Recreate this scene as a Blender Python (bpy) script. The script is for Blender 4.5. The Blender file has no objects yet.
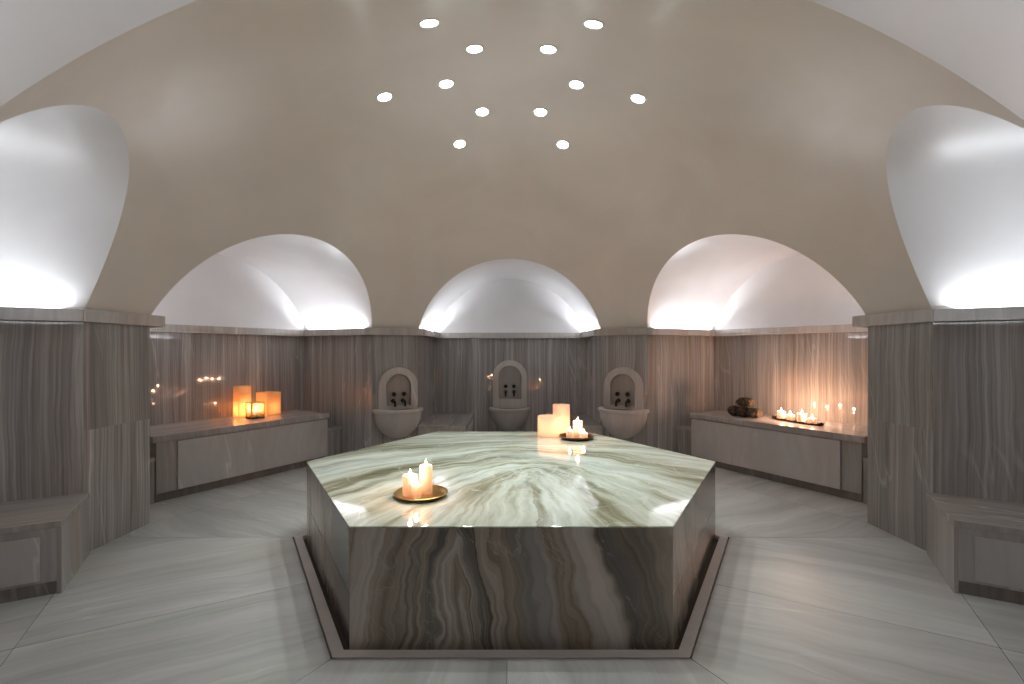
import bpy, bmesh, math, random
from mathutils import Vector, Matrix
random.seed(7)
C = bpy.context.scene.collection
PI = math.pi
YC = 3.515                      # room centre is (0, YC)
A, RISE, ZS, RB, ZA = 1.172, .838, 1.632, 2.871, 3.350
AN = math.sqrt(RB*RB - A*A)     # distance of each niche opening from the centre
ND = 1.236                      # niche depth
ZL = 1.56                       # top of the marble cladding
HH = ZA - ZS
DR = (RB*RB + HH*HH)/(2*HH)
DZ = ZA - DR
PR = AN*math.cos(PI/6) + A*math.sin(PI/6)   # distance of each pier face
PW = AN*math.sin(PI/6) - A*math.cos(PI/6)   # half width of each pier face

# ------------------------------------------------------------------ nodes
class G:
    def __init__(s, name):
        s.m = bpy.data.materials.new(name); s.m.use_nodes = True
        s.t = s.m.node_tree; s.t.nodes.clear()
        s.out = s.t.nodes.new('ShaderNodeOutputMaterial')
    def put(s, sock, v):
        if hasattr(v, 'is_output'): s.t.links.new(v, sock)
        elif isinstance(v, (tuple, list)) and len(v) == 3 and sock.type == 'RGBA': sock.default_value = (*v, 1)
        else: sock.default_value = v
    def n(s, typ, out=0, props=None, **inp):
        nd = s.t.nodes.new(typ)
        for k, v in (props or {}).items(): setattr(nd, k, v)
        for k, v in inp.items():
            key = int(k[1:]) if k[0] == 'i' and k[1:].isdigit() else k.replace('_', ' ')
            s.put(nd.inputs[key], v)
        return nd.outputs[out]
    def math(s, op, a, b=0., c=None, clamp=False):
        kw = dict(i0=a, i1=b)
        if c is not None: kw['i2'] = c
        return s.n('ShaderNodeMath', props={'operation': op, 'use_clamp': clamp}, **kw)
    def add(s, a, b): return s.math('ADD', a, b)
    def mul(s, a, b): return s.math('MULTIPLY', a, b)
    def vec(s, x, y, z=0.): return s.n('ShaderNodeCombineXYZ', i0=x, i1=y, i2=z)
    def noise(s, v, scale=1., detail=5., rough=.55, dist=0., out=0):
        return s.n('ShaderNodeTexNoise', out=out, Vector=v, Scale=scale, Detail=detail, Roughness=rough, Distortion=dist)
    def ramp(s, f, stops, interp='LINEAR'):
        nd = s.t.nodes.new('ShaderNodeValToRGB'); s.put(nd.inputs[0], f)
        cr = nd.color_ramp; cr.interpolation = interp
        while len(cr.elements) < len(stops): cr.elements.new(.5)
        for e, (p, c) in zip(cr.elements, stops):
            e.position = p; e.color = (*c, 1) if isinstance(c, (tuple, list)) else (c, c, c, 1)
        return nd.outputs[0]
    def mix(s, f, a, b, mode='MIX'):
        nd = s.t.nodes.new('ShaderNodeMix'); nd.data_type = 'RGBA'; nd.blend_type = mode
        s.put(nd.inputs[0], f); s.put(nd.inputs[6], a); s.put(nd.inputs[7], b)
        return nd.outputs[2]
    def sep(s, v):
        nd = s.t.nodes.new('ShaderNodeSeparateXYZ'); s.put(nd.inputs[0], v); return nd.outputs
    def uv(s): return s.n('ShaderNodeTexCoord', out=2)
    def obj(s): return s.n('ShaderNodeTexCoord', out=3)
    def bump(s, h, strength=.1, dist=.01): return s.n('ShaderNodeBump', Height=h, Strength=strength, Distance=dist)
    def bsdf(s, **kw):
        nd = s.t.nodes.new('ShaderNodeBsdfPrincipled')
        for k, v in kw.items(): s.put(nd.inputs[k.replace('_', ' ')], v)
        s.t.links.new(nd.outputs[0], s.out.inputs[0]); return s.m
    def surf(s, sh): s.t.links.new(sh, s.out.inputs[0]); return s.m

def marble(name, dark, mid, light, fx=9., fv=.35, warp=.10, rough=.16, tint=(.30,.23,.18), tintamt=.35, vein=.35, fine=.35, spread=(.30,.50,.72)):
    """streaky marble whose grain follows v"""
    g = G(name); x, y, z = g.sep(g.uv())
    w = g.noise(g.vec(g.mul(x, 1.3), g.mul(y, .9)), 1., 3.)
    xw = g.add(x, g.mul(g.math('SUBTRACT', w, .5), warp*2))
    s1 = g.noise(g.vec(g.mul(xw, fx), g.mul(y, fv), 3.1), 1., 8., .62)
    s2 = g.noise(g.vec(g.mul(xw, fx*6), g.mul(y, fv*1.6), 9.7), 1., 4., .6)
    s3 = g.noise(g.vec(g.mul(xw, fx*.28), g.mul(y, fv*.5), 23.), 1., 2., .5)
    f = g.add(g.add(g.mul(s1, .78-fine), g.mul(s2, fine)), g.mul(s3, .22))
    col = g.ramp(f, [(spread[0], dark), (spread[1], mid), (spread[2], light)])
    tn = g.noise(g.vec(g.mul(xw, fx*.35), g.mul(y, fv*.8), 17.), 1., 3.)
    tf = g.mul(g.ramp(tn, [(.45, 0.), (.65, 1.)]), tintamt)
    col = g.mix(tf, col, g.mix(1., col, tuple(c*3.4 for c in tint), 'MULTIPLY'))
    v1 = g.noise(g.vec(g.add(g.mul(x, 3.2), g.mul(y, .7)), g.mul(y, .45), 5.), 1., 3., .5, .2)
    vm = g.ramp(g.math('ABSOLUTE', g.math('SUBTRACT', v1, .5)), [(0., 1.), (.012, 0.)])
    patch = g.ramp(g.noise(g.vec(x, y, 30.), 1.2, 2.), [(.48, 0.), (.62, 1.)])
    col = g.mix(g.mul(g.mul(vm, patch), vein), col, tuple(min(1, c*1.7) for c in light))
    r = g.add(rough, g.mul(s2, .03))
    return g.bsdf(Base_Color=col, Roughness=r, Specular_IOR_Level=.5)

M = {}
M['wall'] = marble('grey_brown_vertical_marble', (.15,.142,.14), (.295,.28,.274), (.53,.51,.50), fx=12., fv=.40, warp=.04, fine=.42, rough=.018, vein=.22, tintamt=.24, spread=(.33,.50,.66))
M['ledge'] = marble('ledge_marble', (.30,.285,.275), (.42,.40,.385), (.56,.54,.53), fx=4, rough=.2)
M['bench'] = marble('bench_marble', (.26,.245,.24), (.36,.34,.33), (.49,.47,.46), fx=7)
M['panel'] = marble('pale_panel_marble', (.39,.37,.36), (.47,.45,.44), (.57,.55,.54), fx=2.5, fv=.8, warp=.3, tintamt=.1)
M['basin'] = marble('basin_marble', (.36,.34,.325), (.45,.425,.41), (.55,.53,.51), fx=5, fv=.7, tintamt=.2, rough=.30)
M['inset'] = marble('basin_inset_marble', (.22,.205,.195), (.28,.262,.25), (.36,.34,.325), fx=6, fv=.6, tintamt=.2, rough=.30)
M['floor'] = marble('pale_floor_marble', (.31,.31,.305), (.455,.455,.45), (.60,.60,.595), fx=4.5, fv=.5, warp=.2, spread=(.33,.50,.66), rough=.42, tint=(.27,.28,.26), tintamt=.5, vein=.2, fine=.25)
M['curb'] = marble('curb_marble', (.50,.475,.46), (.56,.535,.52), (.62,.60,.585), fx=3, rough=.4, tintamt=.1, vein=.1)

def plaster(name, base, cloud, rough, var=.3):
    """trowelled polished plaster: cloudy colour, gloss that changes along the trowel strokes"""
    g = G(name); x, y, z = g.sep(g.obj())
    n1 = g.noise(g.vec(x, y, z), 1.1, 5., .55, .6)
    st = g.noise(g.vec(g.mul(x, .8), g.mul(y, .8), g.mul(z, 4.5)), 1.6, 3., .5)
    col = g.mix(g.ramp(n1, [(.35, 0.), (.68, 1.)]), base, cloud)
    r = g.add(rough, g.mul(g.math('SUBTRACT', g.add(g.mul(n1, .5), g.mul(st, .5)), .5), var*2))
    r = g.math('MAXIMUM', r, .285)
    return g.bsdf(Base_Color=col, Roughness=r, Specular_IOR_Level=.6, Normal=g.bump(st, .25, .006))
M['dome'] = plaster('taupe_polished_plaster', (.655,.61,.562), (.73,.685,.64), .33)
M['vault'] = plaster('pale_polished_plaster', (.70,.69,.695), (.77,.765,.775), .30)

def plain(name, col, rough=.5, metal=0., **kw):
    g = G(name)
    n = g.noise(g.obj(), 60., 3.)
    c = g.mix(g.mul(n, .5), col, tuple(v*.8 for v in col))
    return g.bsdf(Base_Color=c, Roughness=rough, Metallic=metal, **kw)
M['grout'] = plain('dark_grout', (.05,.042,.038), .8)
M['bronze'] = plain('black_bronze', (.012,.010,.010), .35, .6)
M['brass'] = plain('brass', (.62,.40,.15), .28, 1.)
M['darkbrass'] = plain('aged_bronze', (.16,.095,.05), .35, 1.)
M['tray'] = plain('dark_wood', (.035,.022,.016), .45)
M['rim'] = plain('white_rim', (.75,.76,.74), .4)
M['wick'] = plain('wick', (.02,.015,.01), .9)
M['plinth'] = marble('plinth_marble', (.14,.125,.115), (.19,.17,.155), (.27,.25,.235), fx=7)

def emit(name, col, st):
    g = G(name); return g.surf(g.n('ShaderNodeEmission', Color=col, Strength=st))
M['lens'] = emit('glowing_lens', (.90,1.,.95), 14.)
M['flame'] = emit('candle_flame', (1.,.74,.42), 22.)

def wax(name, col, trans, tcol):
    g = G(name)
    a = g.t.nodes.new('ShaderNodeBsdfPrincipled'); g.put(a.inputs['Base Color'], col); a.inputs['Roughness'].default_value = .45
    b = g.n('ShaderNodeBsdfTranslucent', Color=tcol)
    return g.surf(g.n('ShaderNodeMixShader', i0=trans, i1=a.outputs[0], i2=b))
M['wax'] = wax('cream_wax', (.84,.77,.69), .5, (1.,.84,.74))
M['lantern_wax'] = wax('lantern_wax', (.80,.72,.62), .6, (1.,.84,.74))
M['paper'] = wax('amber_paper', (.74,.62,.40), .6, (1.,.75,.46))
g = G('lantern_glass')
M['glass'] = g.surf(g.n('ShaderNodeMixShader', i0=.22, i1=g.n('ShaderNodeBsdfTransparent', Color=(1,.93,.8)), i2=g.n('ShaderNodeBsdfTranslucent', Color=(1.,.8,.55))))

def sponge():
    g = G('rough_brown_sponge'); n = g.noise(g.obj(), 28., 6., .65); n2 = g.noise(g.obj(), 9., 3.)
    col = g.ramp(n, [(.38, (.022,.015,.010)), (.56, (.10,.065,.04)), (.75, (.26,.175,.105))])
    return g.bsdf(Base_Color=col, Roughness=.9, Normal=g.bump(g.add(n, n2), .9, .03))
M['sponge'] = sponge()

def parabolic(g, dx, dy):
    """streak coordinates on nested curves that open towards -dy"""
    r = g.math('SQRT', g.add(g.add(g.mul(dx, dx), g.mul(dy, dy)), .0004))
    return g.math('SQRT', g.math('MAXIMUM', g.add(r, dy), 0.)), g.mul(g.math('SQRT', g.math('MAXIMUM', g.math('SUBTRACT', r, dy), 0.)), g.math('SIGN', dx))
def platform_top():
    g = G('green_veined_marble_top'); x, y, z = g.sep(g.obj())
    w = g.math('SUBTRACT', g.noise(g.vec(x, y, 4.), 1.3, 3.), .5); w2 = g.math('SUBTRACT', g.noise(g.vec(x, y, 11.), 4., 4.), .5)
    dx = g.add(g.math('SUBTRACT', x, .12), g.mul(w2, .10)); dy = g.add(g.add(y, .25), g.add(g.mul(w, .55), g.mul(w2, .05)))
    a, t = parabolic(g, dx, dy)
    s1 = g.noise(g.vec(g.mul(a, 5.2), g.mul(t, .75), 3.), 1., 6., .6)
    s2 = g.noise(g.vec(g.mul(a, 21.), g.mul(t, 1.3), 7.), 1., 5., .6)
    f = g.add(g.mul(s1, .64), g.mul(s2, .36))
    col = g.ramp(f, [(.36, (.14,.13,.075)), (.43, (.27,.265,.18)), (.49, (.47,.49,.40)), (.57, (.66,.71,.64)), (.68, (.82,.86,.82))])
    br = g.noise(g.vec(g.mul(a, 7.), g.mul(t, .9), 33.), 1., 3.)
    col = g.mix(g.mul(g.ramp(br, [(.55, 0.), (.70, 1.)]), .55), col, (.33,.30,.19))
    blue = g.ramp(g.noise(g.vec(g.mul(a, 3.), t, 21.), 1., 3.), [(.5, 0.), (.7, 1.)])
    col = g.mix(g.mul(blue, .35), col, (.52,.60,.62))
    v = g.noise(g.vec(g.mul(x, 2.), g.mul(y, 2.), 2.), 1., 3., .55, .5)
    vm = g.ramp(g.math('ABSOLUTE', g.math('SUBTRACT', v, .5)), [(0., 1.), (.008, 0.)])
    col = g.mix(g.mul(vm, .35), col, (.85,.86,.78))
    return g.bsdf(Base_Color=col, Roughness=.06, Specular_IOR_Level=.6)
M['ptop'] = platform_top()

def platform_side():
    g = G('brown_veined_marble_side'); x, y, z = g.sep(g.uv())
    w = g.math('SUBTRACT', g.noise(g.vec(x, g.mul(y, .8), 2.), 1.7, 3.), .5); w2 = g.math('SUBTRACT', g.noise(g.vec(x, y, 8.), 6., 4.), .5)
    # the grain folds over a peak left of the middle
    dx = g.add(g.add(x, .20), g.add(g.mul(w, .42), g.mul(w2, .06)))
    dy = g.mul(g.math('SUBTRACT', y, .44), .20)
    a, t = parabolic(g, dx, dy)
    f0 = g.add(a, g.mul(g.math('SIGN', dx), 1.7))
    pk = g.ramp(g.math('ABSOLUTE', dx), [(.02, 0.), (.12, 1.)])
    f0 = g.add(a, g.mul(g.mul(g.math('SIGN', dx), pk), .05))
    s1 = g.noise(g.vec(g.mul(f0, 6.), g.mul(t, .6), 3.3), 1., 6., .62)
    s2 = g.noise(g.vec(g.mul(f0, 34.), g.mul(t, .6), 5.), 1., 4., .6)
    f = g.add(g.mul(s1, .72), g.mul(s2, .28))
    col = g.ramp(f, [(.34, (.04,.04,.042)), (.42, (.15,.128,.10)), (.50, (.345,.295,.24)), (.57, (.48,.43,.385)), (.68, (.59,.54,.50))])
    br = g.noise(g.vec(g.mul(f0, 7.), g.mul(t, .4), 40.), 1., 3.)
    col = g.mix(g.mul(g.ramp(br, [(.50, 0.), (.66, 1.)]), .6), col, (.135,.098,.055))
    bl = g.noise(g.vec(g.mul(f0, 6.), g.mul(t, .4), 60.), 1., 3.)
    col = g.mix(g.mul(g.ramp(bl, [(.54, 0.), (.64, 1.)]), .6), col, (.085,.09,.095))
    v = g.noise(g.vec(g.add(g.mul(x, 2.6), g.mul(y, 1.6)), g.mul(y, .9), 5.), 1., 5., .65, .6)
    vm = g.ramp(g.math('ABSOLUTE', g.math('SUBTRACT', v, .5)), [(0., 1.), (.008, 0.)])
    col = g.mix(g.mul(vm, .35), col, (.45,.43,.40))
    return g.bsdf(Base_Color=col, Roughness=.16)
M['pside'] = platform_side()

# ------------------------------------------------------------------ mesh helpers
def auto_uv(me, grain='x', off=None, rot=0.):
    if grain == 'plane':
        if not me.uv_layers: me.uv_layers.new(name='UVMap')
        for p in me.polygons:
            for li in p.loop_indices:
                c = me.vertices[me.loops[li].vertex_index].co; me.uv_layers[0].data[li].uv = (c.x + .7*c.y, c.z)
        return
    """faces get metric UVs: v runs up on upright faces and along the grain on level ones"""
    off = off or (random.uniform(0, 40), random.uniform(0, 40))
    if not me.uv_layers: me.uv_layers.new(name='UVMap')
    L = me.uv_layers[0].data
    for p in me.polygons:
        nz = p.normal
        up = abs(nz.z) > .7
        if not up:
            t = Vector((-nz.y, nz.x, 0)).normalized()
        for li in p.loop_indices:
            c = me.vertices[me.loops[li].vertex_index].co
            if up:
                ca, sa = math.cos(rot), math.sin(rot)
                a, b = c.x*ca + c.y*sa, -c.x*sa + c.y*ca
                L[li].uv = (b + off[0], a + off[1]) if grain == 'x' else (a + off[0], b + off[1])
            else:
                L[li].uv = (c.dot(t) + off[0], c.z + off[1])

def link(name, me, mats, parent=None, smooth=False):
    if not isinstance(mats, (list, tuple)): mats = [mats]
    for m in mats: me.materials.append(m)
    o = bpy.data.objects.new(name, me); C.objects.link(o)
    if parent: o.parent = parent
    if smooth:
        for p in me.polygons: p.use_smooth = True
    return o

def from_bm(name, bm, mats, parent=None, smooth=False, uv='x', angle=None):
    me = bpy.data.meshes.new(name); bmesh.ops.recalc_face_normals(bm, faces=bm.faces); bm.to_mesh(me); bm.free()
    auto_uv(me, uv)
    o = link(name, me, mats, parent, smooth)
    if smooth and angle:
        bm = bmesh.new(); bm.from_mesh(me)
        for e in bm.edges:
            if len(e.link_faces) == 2 and e.calc_face_angle() > math.radians(angle): e.smooth = False
        bm.to_mesh(me); bm.free()
    return o

def bm_box(bm, x0, x1, y0, y1, z0, z1, bev=.004, seg=2):
    r = bmesh.ops.create_cube(bm, size=1.)
    for v in r['verts']:
        v.co = Vector(((x0+x1)/2 + v.co.x*(x1-x0), (y0+y1)/2 + v.co.y*(y1-y0), (z0+z1)/2 + v.co.z*(z1-z0)))
    if bev:
        es = list({e for v in r['verts'] for e in v.link_edges})
        bmesh.ops.bevel(bm, geom=es, offset=bev, segments=seg, affect='EDGES', profile=.5)

def box(name, b, mat, parent=None, bev=.004, uv='x'):
    bm = bmesh.new(); bm_box(bm, *b, bev=bev); return from_bm(name, bm, mat, parent, uv=uv)

def bm_prism(bm, pts, z0, z1, bev=0., axis='z'):
    """extrude a 2D outline; axis y puts the outline in x-z and extrudes along y"""
    def P(p, h): return (p[0], p[1], h) if axis == 'z' else (p[0], h, p[1])
    a = [bm.verts.new(P(p, z0)) for p in pts]; b = [bm.verts.new(P(p, z1)) for p in pts]
    n = len(pts)
    fs = [bm.faces.new(a), bm.faces.new(b)] + [bm.faces.new((a[i], a[(i+1) % n], b[(i+1) % n], b[i])) for i in range(n)]
    if bev:
        bmesh.ops.bevel(bm, geom=list({e for f in fs for e in f.edges}), offset=bev, segments=2, affect='EDGES', profile=.5)

def bm_lathe(bm, prof, seg=40, a0=0., a1=2*PI, cap=False, c=(0,0,0)):
    full = abs(a1-a0-2*PI) < 1e-6
    N = seg if full else seg+1
    rings = []
    for r, z in prof:
        if r < 1e-6:
            v = bm.verts.new((c[0], c[1], c[2]+z)); rings.append([v]*N)
        else:
            rings.append([bm.verts.new((c[0]+r*math.cos(a0+(a1-a0)*i/seg), c[1]+r*math.sin(a0+(a1-a0)*i/seg), c[2]+z)) for i in range(N)])
    for q in range(len(rings)-1):
        for i in range(seg):
            j = (i+1) % N
            vs = []
            for v in (rings[q][i], rings[q][j], rings[q+1][j], rings[q+1][i]):
                if v not in vs: vs.append(v)
            if len(vs) > 2: bm.faces.new(vs)
    if cap and not full:
        for i in (0, N-1):
            vs = []
            for rr in rings:
                if rr[i] not in vs: vs.append(rr[i])
            if len(vs) > 2: bm.faces.new(vs)

def lathe(name, prof, mat, parent=None, seg=40, c=(0,0,0), angle=40):
    bm = bmesh.new(); bm_lathe(bm, prof, seg, c=c); return from_bm(name, bm, mat, parent, True, angle=angle)

def bm_tube(bm, pts, r, seg=12):
    rings = []
    pts = [Vector(p) for p in pts]
    for i, p in enumerate(pts):
        d = (pts[min(i+1, len(pts)-1)] - pts[max(i-1, 0)]).normalized()
        a = d.cross(Vector((1, 0, 0)))
        if a.length < .1: a = d.cross(Vector((0, 1, 0)))
        a.normalize(); b = d.cross(a)
        rings.append([bm.verts.new(p + (a*math.cos(2*PI*k/seg) + b*math.sin(2*PI*k/seg))*r) for k in range(seg)])
    for q in range(len(rings)-1):
        for k in range(seg): bm.faces.new((rings[q][k], rings[q][(k+1) % seg], rings[q+1][(k+1) % seg], rings[q+1][k]))
    bm.faces.new(rings[0]); bm.faces.new(rings[-1])

def tag(o, label, cat, group=None):
    o['label'] = label; o['category'] = cat
    if group: o['group'] = group
    return o
def thing(name, label, cat, loc, rz=0., group=None):
    o = bpy.data.objects.new(name, None); C.objects.link(o); o.empty_display_size = .1
    o.location = loc; o.rotation_euler = (0, 0, rz)
    return tag(o, label, cat, group)
def struct(o): o['kind'] = 'structure'; return o
def dup(root, loc, label, rz=None):
    r = root.copy(); C.objects.link(r); r.location = loc; r['label'] = label
    if rz is not None: r.rotation_euler = (0, 0, rz)
    for ch in list(root.children):
        c = ch.copy(); C.objects.link(c); c.parent = r
        for gch in list(ch.children):
            d = gch.copy(); C.objects.link(d); d.parent = c
    return r

# frames: k is the direction a niche or pier faces away from the centre (degrees)
def fr(k, u, n, z=0.):
    a = math.radians(k)
    return Vector((u*math.sin(a) + n*math.cos(a), YC - u*math.cos(a) + n*math.sin(a), z))
def rz(k): return math.radians(k - 90)

class MB:
    """quads with explicit metric UVs and material slots"""
    def __init__(s): s.v = []; s.f = []; s.uv = []; s.m = []
    def poly(s, pts, uvs, mi=0):
        i = len(s.v); s.v += [tuple(p) for p in pts]; s.f.append(list(range(i, i+len(pts)))); s.uv += list(uvs); s.m.append(mi)
    def panel(s, p0, p1, z0, z1, mi=0, off=None):
        o = off or (random.uniform(0, 60), random.uniform(0, 60)); w = (p1-p0).length
        s.poly([(p0.x,p0.y,z0),(p1.x,p1.y,z0),(p1.x,p1.y,z1),(p0.x,p0.y,z1)], [(o[0],o[1]+z0),(o[0]+w,o[1]+z0),(o[0]+w,o[1]+z1),(o[0],o[1]+z1)], mi)
    def build(s, name, mats, parent=None):
        me = bpy.data.meshes.new(name); me.from_pydata(s.v, [], s.f); L = me.uv_layers.new(name='UVMap')
        for i, u in enumerate(s.uv): L.data[i].uv = u
        for p, mi in zip(me.polygons, s.m): p.material_index = mi
        return link(name, me, mats, parent)

# ------------------------------------------------------------------ room shell
NICHES = {90: 'back', 150: 'back_left', 30: 'back_right', 210: 'near_left', -30: 'near_right', 270: 'front'}
PIERS = {120: 'pier_back_left', 60: 'pier_back_right', 180: 'pier_left', 0: 'pier_right', 240: 'pier_front_left', 300: 'pier_front_right'}
RA = (A*A + RISE*RISE)/(2*RISE); ZC = ZS + RISE - RA; TH = math.asin(A/RA)
NARC = 48
arch = [(RA*math.sin(-TH + 2*TH*i/NARC), ZC + RA*math.cos(-TH + 2*TH*i/NARC)) for i in range(NARC+1)]
def dome_n(x, z): return math.sqrt(DR*DR - (z-DZ)**2 - x*x)

for k, nm in NICHES.items():
    mb = MB(); E = AN + ND
    for s in (-1, 1):                                   # the two side walls of the niche
        o = (random.uniform(0, 60), random.uniform(0, 60))
        p0, p1, p2 = fr(k, s*A, AN), fr(k, s*A, AN+.62), fr(k, s*A, E)
        mb.panel(p0, p1, -.02, ZL+.02, 0, o); mb.panel(p1, p2, -.02, ZL+.02, 0)
        mb.panel(p0, p2, ZL+.02, ZS, 1)
    for i in range(3):                                  # end wall in three book-matched slabs
        mb.panel(fr(k, -A + 2*A*i/3, E), fr(k, -A + 2*A*(i+1)/3, E), -.02, ZL+.02)
    pts = [fr(k, -A, E, ZL+.02)] + [fr(k, x, E, z) for x, z in arch] + [fr(k, A, E, ZL+.02)]
    mb.poly(pts, [(0, 0)]*len(pts), 1)                  # tympanum
    struct(mb.build('wall_' + nm, [M['wall'], M['vault']]))
for k, nm in PIERS.items():
    mb = MB()
    zj = .83
    mb.panel(fr(k, -PW, PR), fr(k, PW, PR), -.02, zj); mb.panel(fr(k, -PW, PR), fr(k, PW, PR), zj, ZL+.02)
    struct(mb.build('wall_' + nm, [M['wall']]))

# ceiling: dome cut by six barrel vaults
verts, faces, mi = [], [], []
cols = []
for k in (90, 150, 210, 270, 330, 30):
    for x, z in arch:
        p = fr(k, -x, dome_n(x, z)); cols.append((math.atan2(p.y-YC, p.x), z))
    a0 = math.radians(k+30) - math.asin(PW/PR)*1.0
    for i in range(1, 10):
        a1 = math.radians(k) + math.atan2(A, AN); a2 = math.radians(k+60) - math.atan2(A, AN)
        cols.append((a1 + (a2-a1)*i/10, ZS))
NR = 44
for phi, z in cols:
    t0 = math.acos((z-DZ)/DR)
    for j in range(NR):
        t = t0*(1 - j/NR)
        verts.append((DR*math.sin(t)*math.cos(phi), YC + DR*math.sin(t)*math.sin(phi), DZ + DR*math.cos(t)))
top = len(verts); verts.append((0, YC, ZA))
nc = len(cols)
for i in range(nc):
    j = (i+1) % nc
    for q in range(NR-1):
        faces.append((i*NR+q, j*NR+q, j*NR+q+1, i*NR+q+1)); mi.append(0)
    faces.append((i*NR+NR-1, j*NR+NR-1, top)); mi.append(0)
NV = 10
for k in NICHES:
    b = len(verts)
    for x, z in arch:
        n0 = dome_n(x, z)
        for q in range(NV+1): verts.append(tuple(fr(k, x, n0 + (AN+ND-n0)*q/NV, z)))
    for i in range(NARC):
        for q in range(NV):
            faces.append((b+i*(NV+1)+q, b+i*(NV+1)+q+1, b+(i+1)*(NV+1)+q+1, b+(i+1)*(NV+1)+q)); mi.append(1)
me = bpy.data.meshes.new('ceiling'); me.from_pydata(verts, [], faces)
for p, m_ in zip(me.polygons, mi): p.material_index = m_
bm = bmesh.new(); bm.from_mesh(me); bmesh.ops.recalc_face_normals(bm, faces=bm.faces); bm.to_mesh(me); bm.free()
struct(link('ceiling', me, [M['dome'], M['vault']], smooth=True))

# floor: marble slabs over dark grout, cut along the sector axes
CI = 1.386
mbg = MB()
bm = bmesh.new(); uvl = bm.loops.layers.uv.new('UVMap')
def slab(k, pts, off):
    """one floor slab; pts in the (u, n) frame, shrunk by the joint"""
    cx = sum(p[0] for p in pts)/len(pts); cy = sum(p[1] for p in pts)/len(pts)
    q = []
    for i, p in enumerate(pts):          # inset every edge by half the joint
        a, b, c = pts[i-1], p, pts[(i+1) % len(pts)]
        d1 = Vector((b[0]-a[0], b[1]-a[1])).normalized(); d2 = Vector((c[0]-b[0], c[1]-b[1])).normalized()
        n1 = Vector((-d1.y, d1.x)); n2 = Vector((-d2.y, d2.x)); m = (n1+n2); m /= max(.2, m.dot(n1))
        q.append(Vector(b) + m*.0011)
    t = [bm.verts.new(fr(k, p.x, p.y, 0)) for p in q]; l = [bm.verts.new(fr(k, p.x, p.y, -.02)) for p in q]
    n = len(q)
    f = bm.faces.new(t)
    for lp, p in zip(f.loops, q): lp[uvl].uv = (p.x+off[0], p.y+off[1])
    for i in range(n):
        f = bm.faces.new((t[i], l[i], l[(i+1) % n], t[(i+1) % n])); f.material_index = 1
t30 = math.tan(PI/6)
for k in NICHES:
    for s in (-1, 1):
        off = (random.uniform(0, 50), random.uniform(0, 50))
        du, dn = .018*math.sin(math.radians(k)), .018*math.cos(math.radians(k))   # the platform stands slightly off centre
        pts = [(0, CI+dn), (s*CI*t30+du, CI+dn), (s*PR*.5, PR*math.cos(PI/6)), (s*A, AN), (0, AN)]
        slab(k, pts if s > 0 else pts[::-1], off)
        off = (random.uniform(0, 50), random.uniform(0, 50))
        pts = [(0, AN), (s*A, AN), (s*A, AN+ND), (0, AN+ND)]
        slab(k, pts if s > 0 else pts[::-1], off)
ring = []
for k in (30, 90, 150, 210, 270, 330):
    for s, n_ in ((1, AN), (1, AN+ND), (-1, AN+ND), (-1, AN)): ring.append(fr(k, s*A, n_, -.02))
f = bm.faces.new([bm.verts.new(p) for p in ring]); f.material_index = 1
me = bpy.data.meshes.new('floor'); bm.to_mesh(me); bm.free()
struct(link('floor', me, [M['floor'], M['grout']]))

# ledges (stone sills that hide the lighting) : piers and niches
tn = 1
for k, nm in PIERS.items():
    bm = bmesh.new(); bm_box(bm, -PW-.07, PW+.07, PR-.075, PR+.17, ZL, ZL+.088, .006)
    o = from_bm('trim_%d' % tn, bm, M['ledge']); tn += 1
    o.location = fr(k, 0, 0); o.rotation_euler = (0, 0, rz(k)); struct(o)
LIP, LZ = .098, .082
for k, nm in NICHES.items():
    bm = bmesh.new(); E = AN + ND
    for s in (-1, 1):
        a, b = sorted((s*(A-LIP), s*(A-LIP+.024)))
        bm_box(bm, a, b, AN-.02, E-LIP, ZL, ZL+LZ, .004)                # upstand
        a, b = sorted((s*(A-LIP+.024), s*A))
        bm_box(bm, a, b, AN+.02, E, ZL, ZL+.022, 0)                     # shelf behind it
    bm_box(bm, -A+LIP*0, A, E-LIP, E, ZL+.022, ZL+LZ, .004)
    bm_box(bm, -A+LIP, A-LIP, E-LIP, E, ZL, ZL+.022, 0)
    o = from_bm('trim_%d' % tn, bm, M['ledge']); tn += 1
    o.location = fr(k, 0, 0); o.rotation_euler = (0, 0, rz(k)); struct(o)

# hexagonal kerb round the platform
PX, PY, PS = .018, 3.515, 1.500
bm = bmesh.new()
a_i, a_o = 1.326, 1.380
for i in range(6):
    k0, k1 = math.radians(60*i), math.radians(60*i+60)
    def cp(r, a): r /= math.cos(PI/6); return (PX + r*math.cos(a), YC + r*math.sin(a))
    bm_prism(bm, [cp(a_i, k0), cp(a_o, k0), cp(a_o, k1), cp(a_i, k1)], -.02, .003)
struct(from_bm('trim_%d' % tn, bm, M['curb'])); tn += 1

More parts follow.
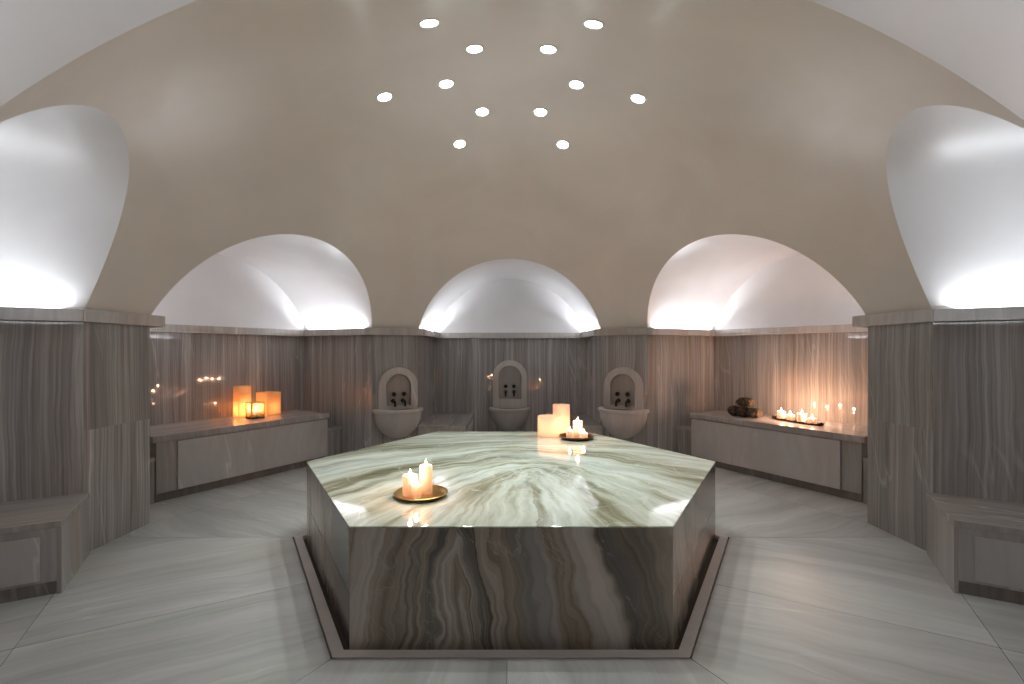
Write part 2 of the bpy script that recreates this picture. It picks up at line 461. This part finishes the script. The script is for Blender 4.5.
# ------------------------------------------------------------------ platform
plat = thing('marble_platform', 'large hexagonal veined marble platform with pale green top in the middle of the room', 'platform', (PX, PY, -.02))
PH = .577
ap = PS*math.cos(PI/6)
hexo = lambda r: [(r*math.cos(math.radians(60*i)), r*math.sin(math.radians(60*i))) for i in range(6)]
bm = bmesh.new(); bm_prism(bm, hexo(PS), PH-.007, PH, .0025)
from_bm('top_slab', bm, M['ptop'], plat)
for i in range(6):
    k = 30 + 60*i
    bm = bmesh.new()
    h = PS/2
    # mitred panel in its own frame, then turned into place
    for z0, z1 in (((0., .26), (.264, PH-.0075)) if k in (150, 30, 210, 330) else ((0., PH-.0075),)):
        t = .03*math.tan(PI/6)
        bm_prism(bm, [(-h+.001, ap-.001), (h-.001, ap-.001), (h-t, ap-.03), (-h+t, ap-.03)], z0, z1, .0015)
    me = bpy.data.meshes.new('side_panel'); bmesh.ops.recalc_face_normals(bm, faces=bm.faces); bm.to_mesh(me); bm.free()
    auto_uv(me, off=(0., 0.) if k == 270 else (4.3*i, .7*i))
    o = link('side_panel', me, M['pside'], plat); o.rotation_euler = (0, 0, math.radians(k-90))

# ------------------------------------------------------------------ benches
def low_bench(k, s, label):
    """low bench along one side wall of a niche, its end flush with the opening; s = which side wall"""
    r = thing('low_bench', label, 'bench', fr(k, 0, 0), rz(k), 'low marble benches along the niche side walls')
    w, d0, d1 = .615, AN-.035, AN+ND-.005
    if k in (210, -30): d1 = AN + ND - .005
    a, b = sorted((s*(A-.003), s*(A-w)))
    box('seat_slab', (a, b, d0, d1, .375, .413), M['bench'], r, .003, uv='y')
    a2, b2 = sorted((s*(A-.003), s*(A-w+.004)))
    box('body', (a2, b2, d0+.022, d1, .075, .375), M['bench'], r, 0)
    box('end_panel', (a2, b2, d0+.002, d0+.022, 0., .375), M['bench'], r, 0)
    a3, b3 = sorted((s*(A-.003), s*(A-w+.018)))
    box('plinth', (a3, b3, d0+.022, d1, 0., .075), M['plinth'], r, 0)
    e = s*(A-w+.004)                                   # long face with its inset access panel
    p0, p1 = sorted((e, e - s*.006))
    box('access_panel', (p0, p1, d0+.09, d1-.12, .09, .335), M['panel'], r, .002)
    return r
low_bench(210, 1, 'low marble bench with inset panel in the near left corner of the photo')
low_bench(-30, -1, 'low marble bench with inset panel in the near right corner of the photo')
low_bench(90, 1, 'low marble bench left of the middle wall basin, behind the platform')
low_bench(90, -1, 'low marble bench right of the middle wall basin, behind the lit candles')

def high_bench(k, s, label):
    """wide bench across the end wall of a niche; s = +1 when the near pier is on the -u side"""
    r = thing('high_bench', label, 'bench', fr(k, 0, 0), rz(k), 'wide marble benches across the side niches')
    N0, N1 = 3.10, AN+ND-.004
    box('seat_slab', (-.945, .945, N0, N1, .545, .605), M['bench'], r, .004)
    box('body', (-.905, .905, N0+.03, N1, .08, .545), M['bench'], r, .002)
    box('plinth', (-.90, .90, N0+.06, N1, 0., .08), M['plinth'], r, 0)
    a, b = sorted((-s*.74, s*.925))
    box('front_panel', (a, b, N0+.006, N0+.03, .085, .535), M['panel'], r, .003)
    return r
high_bench(150, 1, 'wide marble bench carrying three square lanterns, left side of the room')
high_bench(30, -1, 'wide marble bench carrying the long candle tray, right side of the room')
def step(k, s, label):
    a, b = sorted((s*.91, s*(A-.003)))
    r = thing('stone_step', label, 'step', fr(k, 0, 0), rz(k), 'low marble blocks filling the bench ends')
    box('top_slab', (a, b, 3.136, AN+ND-.004, .375, .413), M['bench'], r, .003, uv='y')
    box('body', (a+.004, b-.004, 3.140, AN+ND-.004, 0., .375), M['wall'], r, .002)
step(150, 1, 'low marble block between the left wide bench and the left wall basin')
step(30, -1, 'low marble block between the right wide bench and the right wall basin')
step(150, -1, 'low marble block between the left wide bench and the near left pier')
step(30, 1, 'low marble block between the right wide bench and the near right pier')

# ------------------------------------------------------------------ wall basins
def arc_outline(w, z0, z1, seg=20):
    """upright outline with a round head"""
    r = w/2; zc = z1 - r
    return [(-r, z0), (r, z0)] + [(r*math.cos(PI*i/seg), zc + r*math.sin(PI*i/seg)) for i in range(seg+1)]
def basin(k, dist, zr, zt, label, zk=.83, wf=.49, bw=.295, du=0., zi=.03):
    r = thing('wall_basin', label, 'basin', fr(k, du, dist-.002), rz(k), 'marble wall basins with black taps')
    # bowl: half a round bowl, hollow, with a raised lip
    D = .335
    prof = [(bw*math.sin(t*PI/2/14), zr-.045 - D*math.cos(t*PI/2/14)) for t in range(0, 15)]
    prof += [(bw+.016, zr-.043), (bw+.021, zr-.036), (bw+.021, zr-.008), (bw+.010, zr), (bw-.038, zr), (bw-.046, zr-.008)]
    prof += [((bw-.05)*math.cos(t*PI/2/10), zr-.01 - .26*math.sin(t*PI/2/10)) for t in range(1, 11)]
    bm = bmesh.new(); bm_lathe(bm, prof, 36, PI, 2*PI, cap=True)
    from_bm('bowl', bm, M['basin'], r, True, 'plane', 35)
    z0 = zr-.02
    # raised arched frame
    fw = .086
    o = arc_outline(wf, z0, zt); i = arc_outline(wf-2*fw, z0+.0, zt-fw)
    z_in = zr + zi
    i = arc_outline(wf-2*fw, z_in, zt-fw)
    bm = bmesh.new()
    n = len(o)
    vo = [[bm.verts.new((p[0], y, p[1])) for p in o] for y in (0., -.05)]
    vi = [[bm.verts.new((p[0], y, p[1])) for p in i] for y in (0., -.05)]
    inset = [bm.verts.new((p[0]*.985, -.042, p[1])) for p in i]
    for q in range(n):
        w_ = (q+1) % n
        bm.faces.new((vo[1][q], vo[1][w_], vi[1][w_], vi[1][q]))
        bm.faces.new((vo[0][q], vo[0][w_], vo[1][w_], vo[1][q]))
        bm.faces.new((vi[0][q], vi[0][w_], vi[1][w_], vi[1][q]))
        bm.faces.new((vo[0][q], vo[0][w_], vi[0][w_], vi[0][q]))
    bmesh.ops.delete(bm, geom=inset, context='VERTS')
    es = [e for e in bm.edges if all(abs(v.co.y+.05) < 1e-5 for v in e.verts) and len(e.link_faces) == 2 and e.calc_face_angle(0) > .5]
    bmesh.ops.bevel(bm, geom=es, offset=.008, segments=3, affect='EDGES', profile=.5)
    from_bm('arched_frame', bm, M['basin'], r)
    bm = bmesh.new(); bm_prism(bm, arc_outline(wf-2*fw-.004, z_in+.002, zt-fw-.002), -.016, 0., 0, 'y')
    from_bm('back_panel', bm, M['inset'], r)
    for s in (-1, 1):
        x = s*.063
        bm = bmesh.new()
        R = Matrix.Rotation(PI/2, 4, 'X')
        bm_lathe(bm, [(0, 0.), (.014, 0.), (.014, .03), (.024, .032), (.027, .037), (.027, .055), (.022, .061), (0, .062)], 20)
        bmesh.ops.transform(bm, matrix=Matrix.Translation((x, -.014, zk)) @ R, verts=bm.verts)
        from_bm('tap_knob', bm, M['bronze'], r, True, angle=40)
        bm = bmesh.new()
        bm_lathe(bm, [(0, 0.), (.026, 0.), (.026, .012), (.019, .018), (0, .018)], 20)
        bmesh.ops.transform(bm, matrix=Matrix.Translation((x, -.014, zk-.085)) @ R, verts=bm.verts)
        pts = [(x, -.02, zk-.085), (x, -.085, zk-.085)] + [(x, -.085-.028*math.sin(t*PI/12), zk-.113+.028*math.cos(t*PI/12)) for t in range(1, 7)] + [(x, -.113, zk-.150)]
        bm_tube(bm, pts, .0125)
        from_bm('tap_spout', bm, M['bronze'], r, True, angle=50)
    return r
basin(120, PR, .655, 1.165, 'marble wall basin with arched back on the left back pier', du=.028)
basin(90, AN+ND, .50, 1.225, 'marble wall basin with arched back in the middle of the back wall', zk=.825, wf=.52, bw=.30, zi=.13)
basin(60, PR, .655, 1.165, 'marble wall basin with arched back on the right back pier')

# ------------------------------------------------------------------ dome lights
cl0 = None
def ceiling_light(r, deg, label):
    global cl0
    x, y = .02 + r*math.cos(math.radians(deg)), YC - .02 + r*math.sin(math.radians(deg))
    z = DZ + math.sqrt(DR*DR - x*x - (y-YC)**2)
    nrm = Vector((x, y-YC, z-DZ)).normalized()
    if cl0 is None:
        cl0 = thing('ceiling_light', label, 'ceiling light', (x, y, z), 0, 'round light openings in the dome')
        lathe('rim', [(.062, .02), (.062, -.004), (.060, -.006), (.053, -.006), (.051, -.004), (.051, .02)], M['rim'], cl0, 32)
        lathe('lens', [(0, -.002), (.046, -.002), (.051, .002), (.051, .012), (0, .012)], M['lens'], cl0, 32)
        o = cl0
    else:
        o = dup(cl0, (x, y, z), label)
    o.rotation_mode = 'QUATERNION'; o.rotation_quaternion = Vector((0, 0, 1)).rotation_difference(nrm)
    L = bpy.data.lights.new('dome_lamp', 'SPOT'); L.energy = 17.5; L.color = (.91, 1., .955); L.spot_size = math.radians(85); L.spot_blend = .9; L.shadow_soft_size = .045
    lo = bpy.data.objects.new('dome_lamp', L); C.objects.link(lo); lo.location = Vector((x, y, z)) - nrm*.03
where = {0: 'rightmost', 60: 'back right', 120: 'back left', 180: 'leftmost', 240: 'front left', 300: 'front right'}
for rr, nm in ((.925, 'outer'), (.475, 'inner')):
    for d, w_ in where.items():
        ceiling_light(rr, d, 'glowing round light opening in the dome, %s one of the %s six' % (w_, nm))

TILT = math.radians(38)
# cove lighting hidden behind the sills of the niche side walls
for k in NICHES:
    for s in (-1, 1):
        L = bpy.data.lights.new('cove_strip', 'AREA'); L.shape = 'RECTANGLE'; L.size = ND-.12; L.size_y = .018
        L.energy = 5. if k == 270 else 6.6; L.color = (.90, .945, 1.); L.spread = PI
        lo = bpy.data.objects.new('cove_strip', L); C.objects.link(lo)
        lo.location = fr(k, s*(A-.040), AN + ND/2 - .02, ZL+.047)
        up = (fr(k, -s*1., 0) - fr(k, 0, 0))*math.sin(TILT) + Vector((0, 0, math.cos(TILT)))      # aimed up and over the niche
        xa = fr(k, 0, 1.) - fr(k, 0, 0); za = -up; ya = za.cross(xa)
        lo.rotation_euler = Matrix((xa, ya, za)).transposed().to_euler()

# ------------------------------------------------------------------ candles and lanterns
def point(loc, e, r=.012, col=(1., .55, .33)):
    L = bpy.data.lights.new('candle_glow', 'POINT'); L.energy = e; L.color = col; L.shadow_soft_size = r
    o = bpy.data.objects.new('candle_glow', L); C.objects.link(o); o.location = loc
def candle(label, loc, r, h, group, e=1.0, fs=1.):
    t = thing('candle', label, 'candle', loc, 0, group)
    cup = min(.02, h*.3)
    lathe('wax', [(0, 0), (r*.97, 0), (r, .003), (r, h-.004), (r-.004, h), (r-.009, h-.002), (r*.6, h-cup), (0, h-cup*1.1)], M['wax'], t, 32)
    bm = bmesh.new(); bm_tube(bm, [(0, 0, h-cup*1.1), (.001, 0, h-cup*1.1+.01), (.0025, 0, h-cup+.016)], .0016, 6)
    from_bm('wick', bm, M['wick'], t)
    zb = h-cup+.012
    lathe('flame', [(0, zb), (.0045*fs, zb+.004), (.0075*fs, zb+.012), (.0065*fs, zb+.021), (.0035*fs, zb+.031), (0, zb+.042*fs)], M['flame'], t, 12)
    point(Vector(loc) + Vector((0, 0, zb+.05)), e)
    point(Vector(loc) + Vector((0, 0, h-cup+.012)), e*.35, .006)
    return t
ZP = PH - .02
# front brass plate
def plate(name, label, cat, loc, r, mat, lip=.018):
    o = thing(name, label, cat, loc)
    lathe('dish', [(0, 0), (r*.82, 0), (r*.95, lip*.55), (r, lip), (r-.003, lip+.002), (r*.94, lip*.62+.003), (r*.81, .004), (0, .004)], mat, o, 56)
    lathe('rim', [(r-.004, lip+.0015), (r, lip-.001), (r+.004, lip+.001), (r+.004, lip+.004), (r, lip+.006), (r-.004, lip+.004), (r-.004, lip+.0015)], mat, o, 56)
    return o
plate('brass_plate', 'round brass plate with lit candles near the front left of the platform', 'plate', (-.487, 2.685, ZP), .146, M['brass'])
FG = 'pillar candles on the front brass plate'
candle('short lit pillar candle on the left of the front brass plate', (-.548, 2.688, ZP+.0045), .042, .112, FG, 1.0)
candle('tall lit pillar candle on the right of the front brass plate', (-.466, 2.722, ZP+.0045), .036, .158, FG, 1.0)
candle('small lit candle at the front between the two taller ones, front brass plate', (-.503, 2.636, ZP+.0045), .028, .07, FG, .4)
plate('bronze_plate', 'round dark bronze plate with lit candles at the back of the platform', 'plate', (.622, 4.42, ZP), .158, M['darkbrass'], .026)
BG = 'pillar candles on the back bronze plate'
candle('tall lit pillar candle in the middle of the back bronze plate', (.640, 4.47, ZP+.0045), .045, .155, BG, 1.0)
candle('small lit candle on the left of the back bronze plate', (.560, 4.42, ZP+.0045), .034, .075, BG, .5)
candle('low lit candle on the right of the back bronze plate', (.685, 4.39, ZP+.0045), .036, .055, BG, .5)

def round_lantern(label, loc, r, h, e):
    t = thing('round_lantern', label, 'lantern', loc, 0, 'round wax lanterns at the back of the platform')
    w = .008
    lathe('wax_shell', [(0, 0), (r-.004, 0), (r, .004), (r, h-.004), (r-.002, h), (r-w+.002, h), (r-w, h-.004), (r-w, .012), (0, .012)], M['lantern_wax'], t, 48)
    lathe('tea_light', [(0, .012), (.019, .012), (.02, .014), (.02, .028), (.018, .029), (.016, .026), (0, .026)], M['wax'], t, 20)
    lathe('flame', [(0, .030), (.005, .035), (.006, .042), (.003, .053), (0, .060)], M['flame'], t, 10)
    point(Vector(loc) + Vector((0, 0, .085)), e, .02)
round_lantern('short wide cream wax lantern at the back of the platform', (.382, 4.585, ZP), .108, .188, .75)
round_lantern('tall narrow cream wax lantern behind the short wide one', (.520, 4.785, ZP), .085, .275, .85)

def square_lantern(label, k, u, n, w, h, ang, e, mat):
    p = fr(k, u, n, .605)
    t = thing('square_lantern', label, 'lantern', p, ang, 'square lanterns on the left bench')
    b = w/2; wl = .006
    bm = bmesh.new()
    o = [bm.verts.new((x*b, y*b, z)) for z in (.0, h) for x, y in ((-1,-1),(1,-1),(1,1),(-1,1))]
    bi = b - wl
    i_ = [bm.verts.new((x*bi, y*bi, z)) for z in (.01, h) for x, y in ((-1,-1),(1,-1),(1,1),(-1,1))]
    for q in range(4):
        r_ = (q+1) % 4
        bm.faces.new((o[q], o[r_], o[4+r_], o[4+q])); bm.faces.new((i_[q], i_[r_], i_[4+r_], i_[4+q])); bm.faces.new((o[4+q], o[4+r_], i_[4+r_], i_[4+q]))
    bm.faces.new(o[:4]); bm.faces.new(i_[:4])
    from_bm('shade', bm, mat, t)
    lathe('tea_light', [(0, .010), (.019, .010), (.02, .012), (.02, .028), (.018, .029), (.016, .026), (0, .026)], M['wax'], t, 20)
    lathe('flame', [(0, .030), (.005, .035), (.006, .042), (.003, .053), (0, .060)], M['flame'], t, 10)
    point(p + Vector((0, 0, min(.09, h*.5))), e, .02)
    return t
square_lantern('tall square amber lantern, tallest of three on the left bench', 150, .215, 3.70, .137, .355, math.radians(55), 1.1, M['paper'])
square_lantern('wide square amber lantern on the right of three on the left bench', 150, .475, 3.60, .19, .27, math.radians(65), .6, M['paper'])
def glass_lantern(label, p, w, h, ang, e):
    t = thing('glass_lantern', label, 'lantern', p, ang, 'square lanterns on the left bench')
    b = w/2
    box('base', (-b-.006, b+.006, -b-.006, b+.006, 0, .018), M['tray'], t, .003)
    bm = bmesh.new()
    for q in range(4):
        a = PI/2*q
        R = Matrix.Rotation(a, 4, 'Z'); n0 = len(bm.verts)
        bm_box(bm, -b, b-.004, -b, -b+.003, .018, h, 0)
        bm.verts.ensure_lookup_table()
        bmesh.ops.transform(bm, matrix=R, verts=bm.verts[n0:])
    from_bm('glass', bm, M['glass'], t)
    bm = bmesh.new()
    for x in (-1, 1):
        for y in (-1, 1): bm_box(bm, x*b-.005, x*b+.005, y*b-.005, y*b+.005, .018, h, 0)
    for s in (-1, 1):
        bm_box(bm, -b-.005, b+.005, s*b-.005, s*b+.005, h, h+.008, 0); bm_box(bm, s*b-.005, s*b+.005, -b+.005, b-.005, h, h+.008, 0)
    from_bm('frame', bm, M['brass'], t)
    lathe('candle_stub', [(0, .018), (.045, .018), (.045, .085), (.04, .09), (0, .082)], M['wax'], t, 24)
    lathe('flame', [(0, .09), (.005, .095), (.007, .103), (.0035, .118), (0, .128)], M['flame'], t, 10)
    point(p + Vector((0, 0, .125)), e, .012)
glass_lantern('small glass cube lantern with a lit candle, in front on the left bench', fr(150, .215, 3.45, .605), .135, .175, math.radians(52), 1.3)

# tray of four candles on the right bench
TU, TN, TA = .140, 3.475, math.radians(-11)
tc = fr(30, -TU*-1, TN, .605)
t = thing('long_tray', 'long dark tray with four lit candles on the right bench', 'tray', tc, rz(30)+TA)
bm = bmesh.new()
NT = 30; sec = 9
rows = []
for i in range(NT+1):
    s = -1 + 2*i/NT
    x = s*.30
    wd = .075*math.sqrt(max(.02, 1-abs(s)**6))
    lift = .022*max(0, abs(s)-.90)**2/.01
    top_, bot_ = [], []
    for j in range(sec):
        q = -1 + 2*j/(sec-1)
        zz = .012*q**4 + lift
        top_.append(bm.verts.new((x, q*wd, zz+.007))); bot_.append(bm.verts.new((x, q*wd*1.02, max(0, zz-.004) if abs(s) < .7 else zz)))
    rows.append((top_, bot_))
for i in range(NT):
    for j in range(sec-1):
        bm.faces.new((rows[i][0][j], rows[i+1][0][j], rows[i+1][0][j+1], rows[i][0][j+1]))
        bm.faces.new((rows[i][1][j], rows[i][1][j+1], rows[i+1][1][j+1], rows[i+1][1][j]))
    for j in (0, sec-1): bm.faces.new((rows[i][0][j], rows[i][1][j], rows[i+1][1][j], rows[i+1][0][j]))
for i in (0, NT):
    for j in range(sec-1): bm.faces.new((rows[i][0][j], rows[i][0][j+1], rows[i][1][j+1], rows[i][1][j]))
from_bm('dish', bm, M['tray'], t, True, angle=40)
TG = 'candles on the long tray'
Rm = Matrix.Translation(tc) @ Matrix.Rotation(rz(30)+TA, 4, 'Z')
for x, y, r_, h_, lb in ((-.20, .008, .044, .08, 'leftmost, tall lit candle of four on the long tray'), (-.072, -.005, .042, .058, 'second from left, low lit candle of four on the long tray'),
                         (.058, .005, .045, .088, 'third from left, tall lit candle of four on the long tray'), (.185, -.005, .042, .052, 'rightmost, low lit candle of four on the long tray')):
    candle(lb, Rm @ Vector((x, y, .0125)), r_, h_, TG, 3.2, 1.2)

# heap of rough sponges
from mathutils.bvhtree import BVHTree
heap = []
def lump(label, u, n, z, sx, sy, sz, seed, rot=0.):
    bm = bmesh.new(); bmesh.ops.create_icosphere(bm, subdivisions=5, radius=1.)
    from mathutils import noise
    for v in bm.verts:
        d = v.co.normalized()
        q = d*1.6 + Vector((seed*3.1, seed*1.7, 0))
        k = 1 + .17*noise.noise(q) + .13*noise.noise(q*2.7) + .10*noise.noise(q*6) + .05*noise.noise(q*14)
        v.co = Vector((max(-.0605, min(.0605, d.x*sx*k)) if z < .61 else d.x*sx*k, d.y*sy*k, d.z*sz*k))   # neighbours are pressed together
    mz = min(v.co.z for v in bm.verts)
    for v in bm.verts: v.co.z = max(v.co.z - mz - sz*(.12 if z < .61 else .5), 0)
    bmesh.ops.rotate(bm, verts=bm.verts, cent=(0, 0, 0), matrix=Matrix.Rotation(rz(30), 3, 'Z'))
    o = from_bm('sponge', bm, M['sponge'], None, True)
    o.location = fr(30, u, n, z); o.rotation_euler = (0, 0, rot)
    if z > .61:                                         # let the top one settle on those below
        def tree(ob, loc):
            return BVHTree.FromPolygons([v.co + loc for v in ob.data.vertices], [tuple(p.vertices) for p in ob.data.polygons])
        below = [tree(b_, b_.location) for b_ in heap]
        while z > .607 and not any(tree(o, fr(30, u, n, z-.004)).overlap(b_) for b_ in below): z -= .004
        o.location = fr(30, u, n, z)
    heap.append(o)
    tag(o, label, 'sponge', 'rough brown sponges heaped on the right bench')
lump('rough brown sponge, dark left one of the heap on the right bench', -.518, 3.37, .605, .076, .085, .058, 1.)
lump('rough brown sponge, middle front one of the heap on the right bench', -.395, 3.36, .605, .078, .085, .060, 2.)
lump('rough tan sponge, right one of the heap on the right bench', -.272, 3.37, .605, .076, .085, .054, 3.)
lump('rough brown sponge on top of the heap on the right bench', -.395, 3.375, .75, .100, .085, .058, 4.)

# ------------------------------------------------------------------ camera, world
w = bpy.data.worlds.new('World'); bpy.context.scene.world = w; w.use_nodes = True
w.node_tree.nodes['Background'].inputs[0].default_value = (.02, .02, .02, 1)
cam = bpy.data.cameras.new('Camera'); co = bpy.data.objects.new('Camera', cam); C.objects.link(co)
cam.sensor_width = 36; cam.lens = 479/1024*36; cam.clip_start = .02
co.location = (.0167, 0, 1.37); co.rotation_euler = (PI/2, 0, -.0004)
cam.shift_x = .0009; cam.shift_y = 8.6/1024
S = bpy.context.scene
S.camera = co
S.view_settings.view_transform = 'Standard'; S.view_settings.look = 'None'
S.view_settings.gamma = 1; S.view_settings.use_curve_mapping = False
S.view_settings.exposure = .79
S.cycles.use_denoising = True
S.cycles.max_bounces = 12; S.cycles.diffuse_bounces = 8; S.cycles.glossy_bounces = 5; S.cycles.sample_clamp_indirect = 6
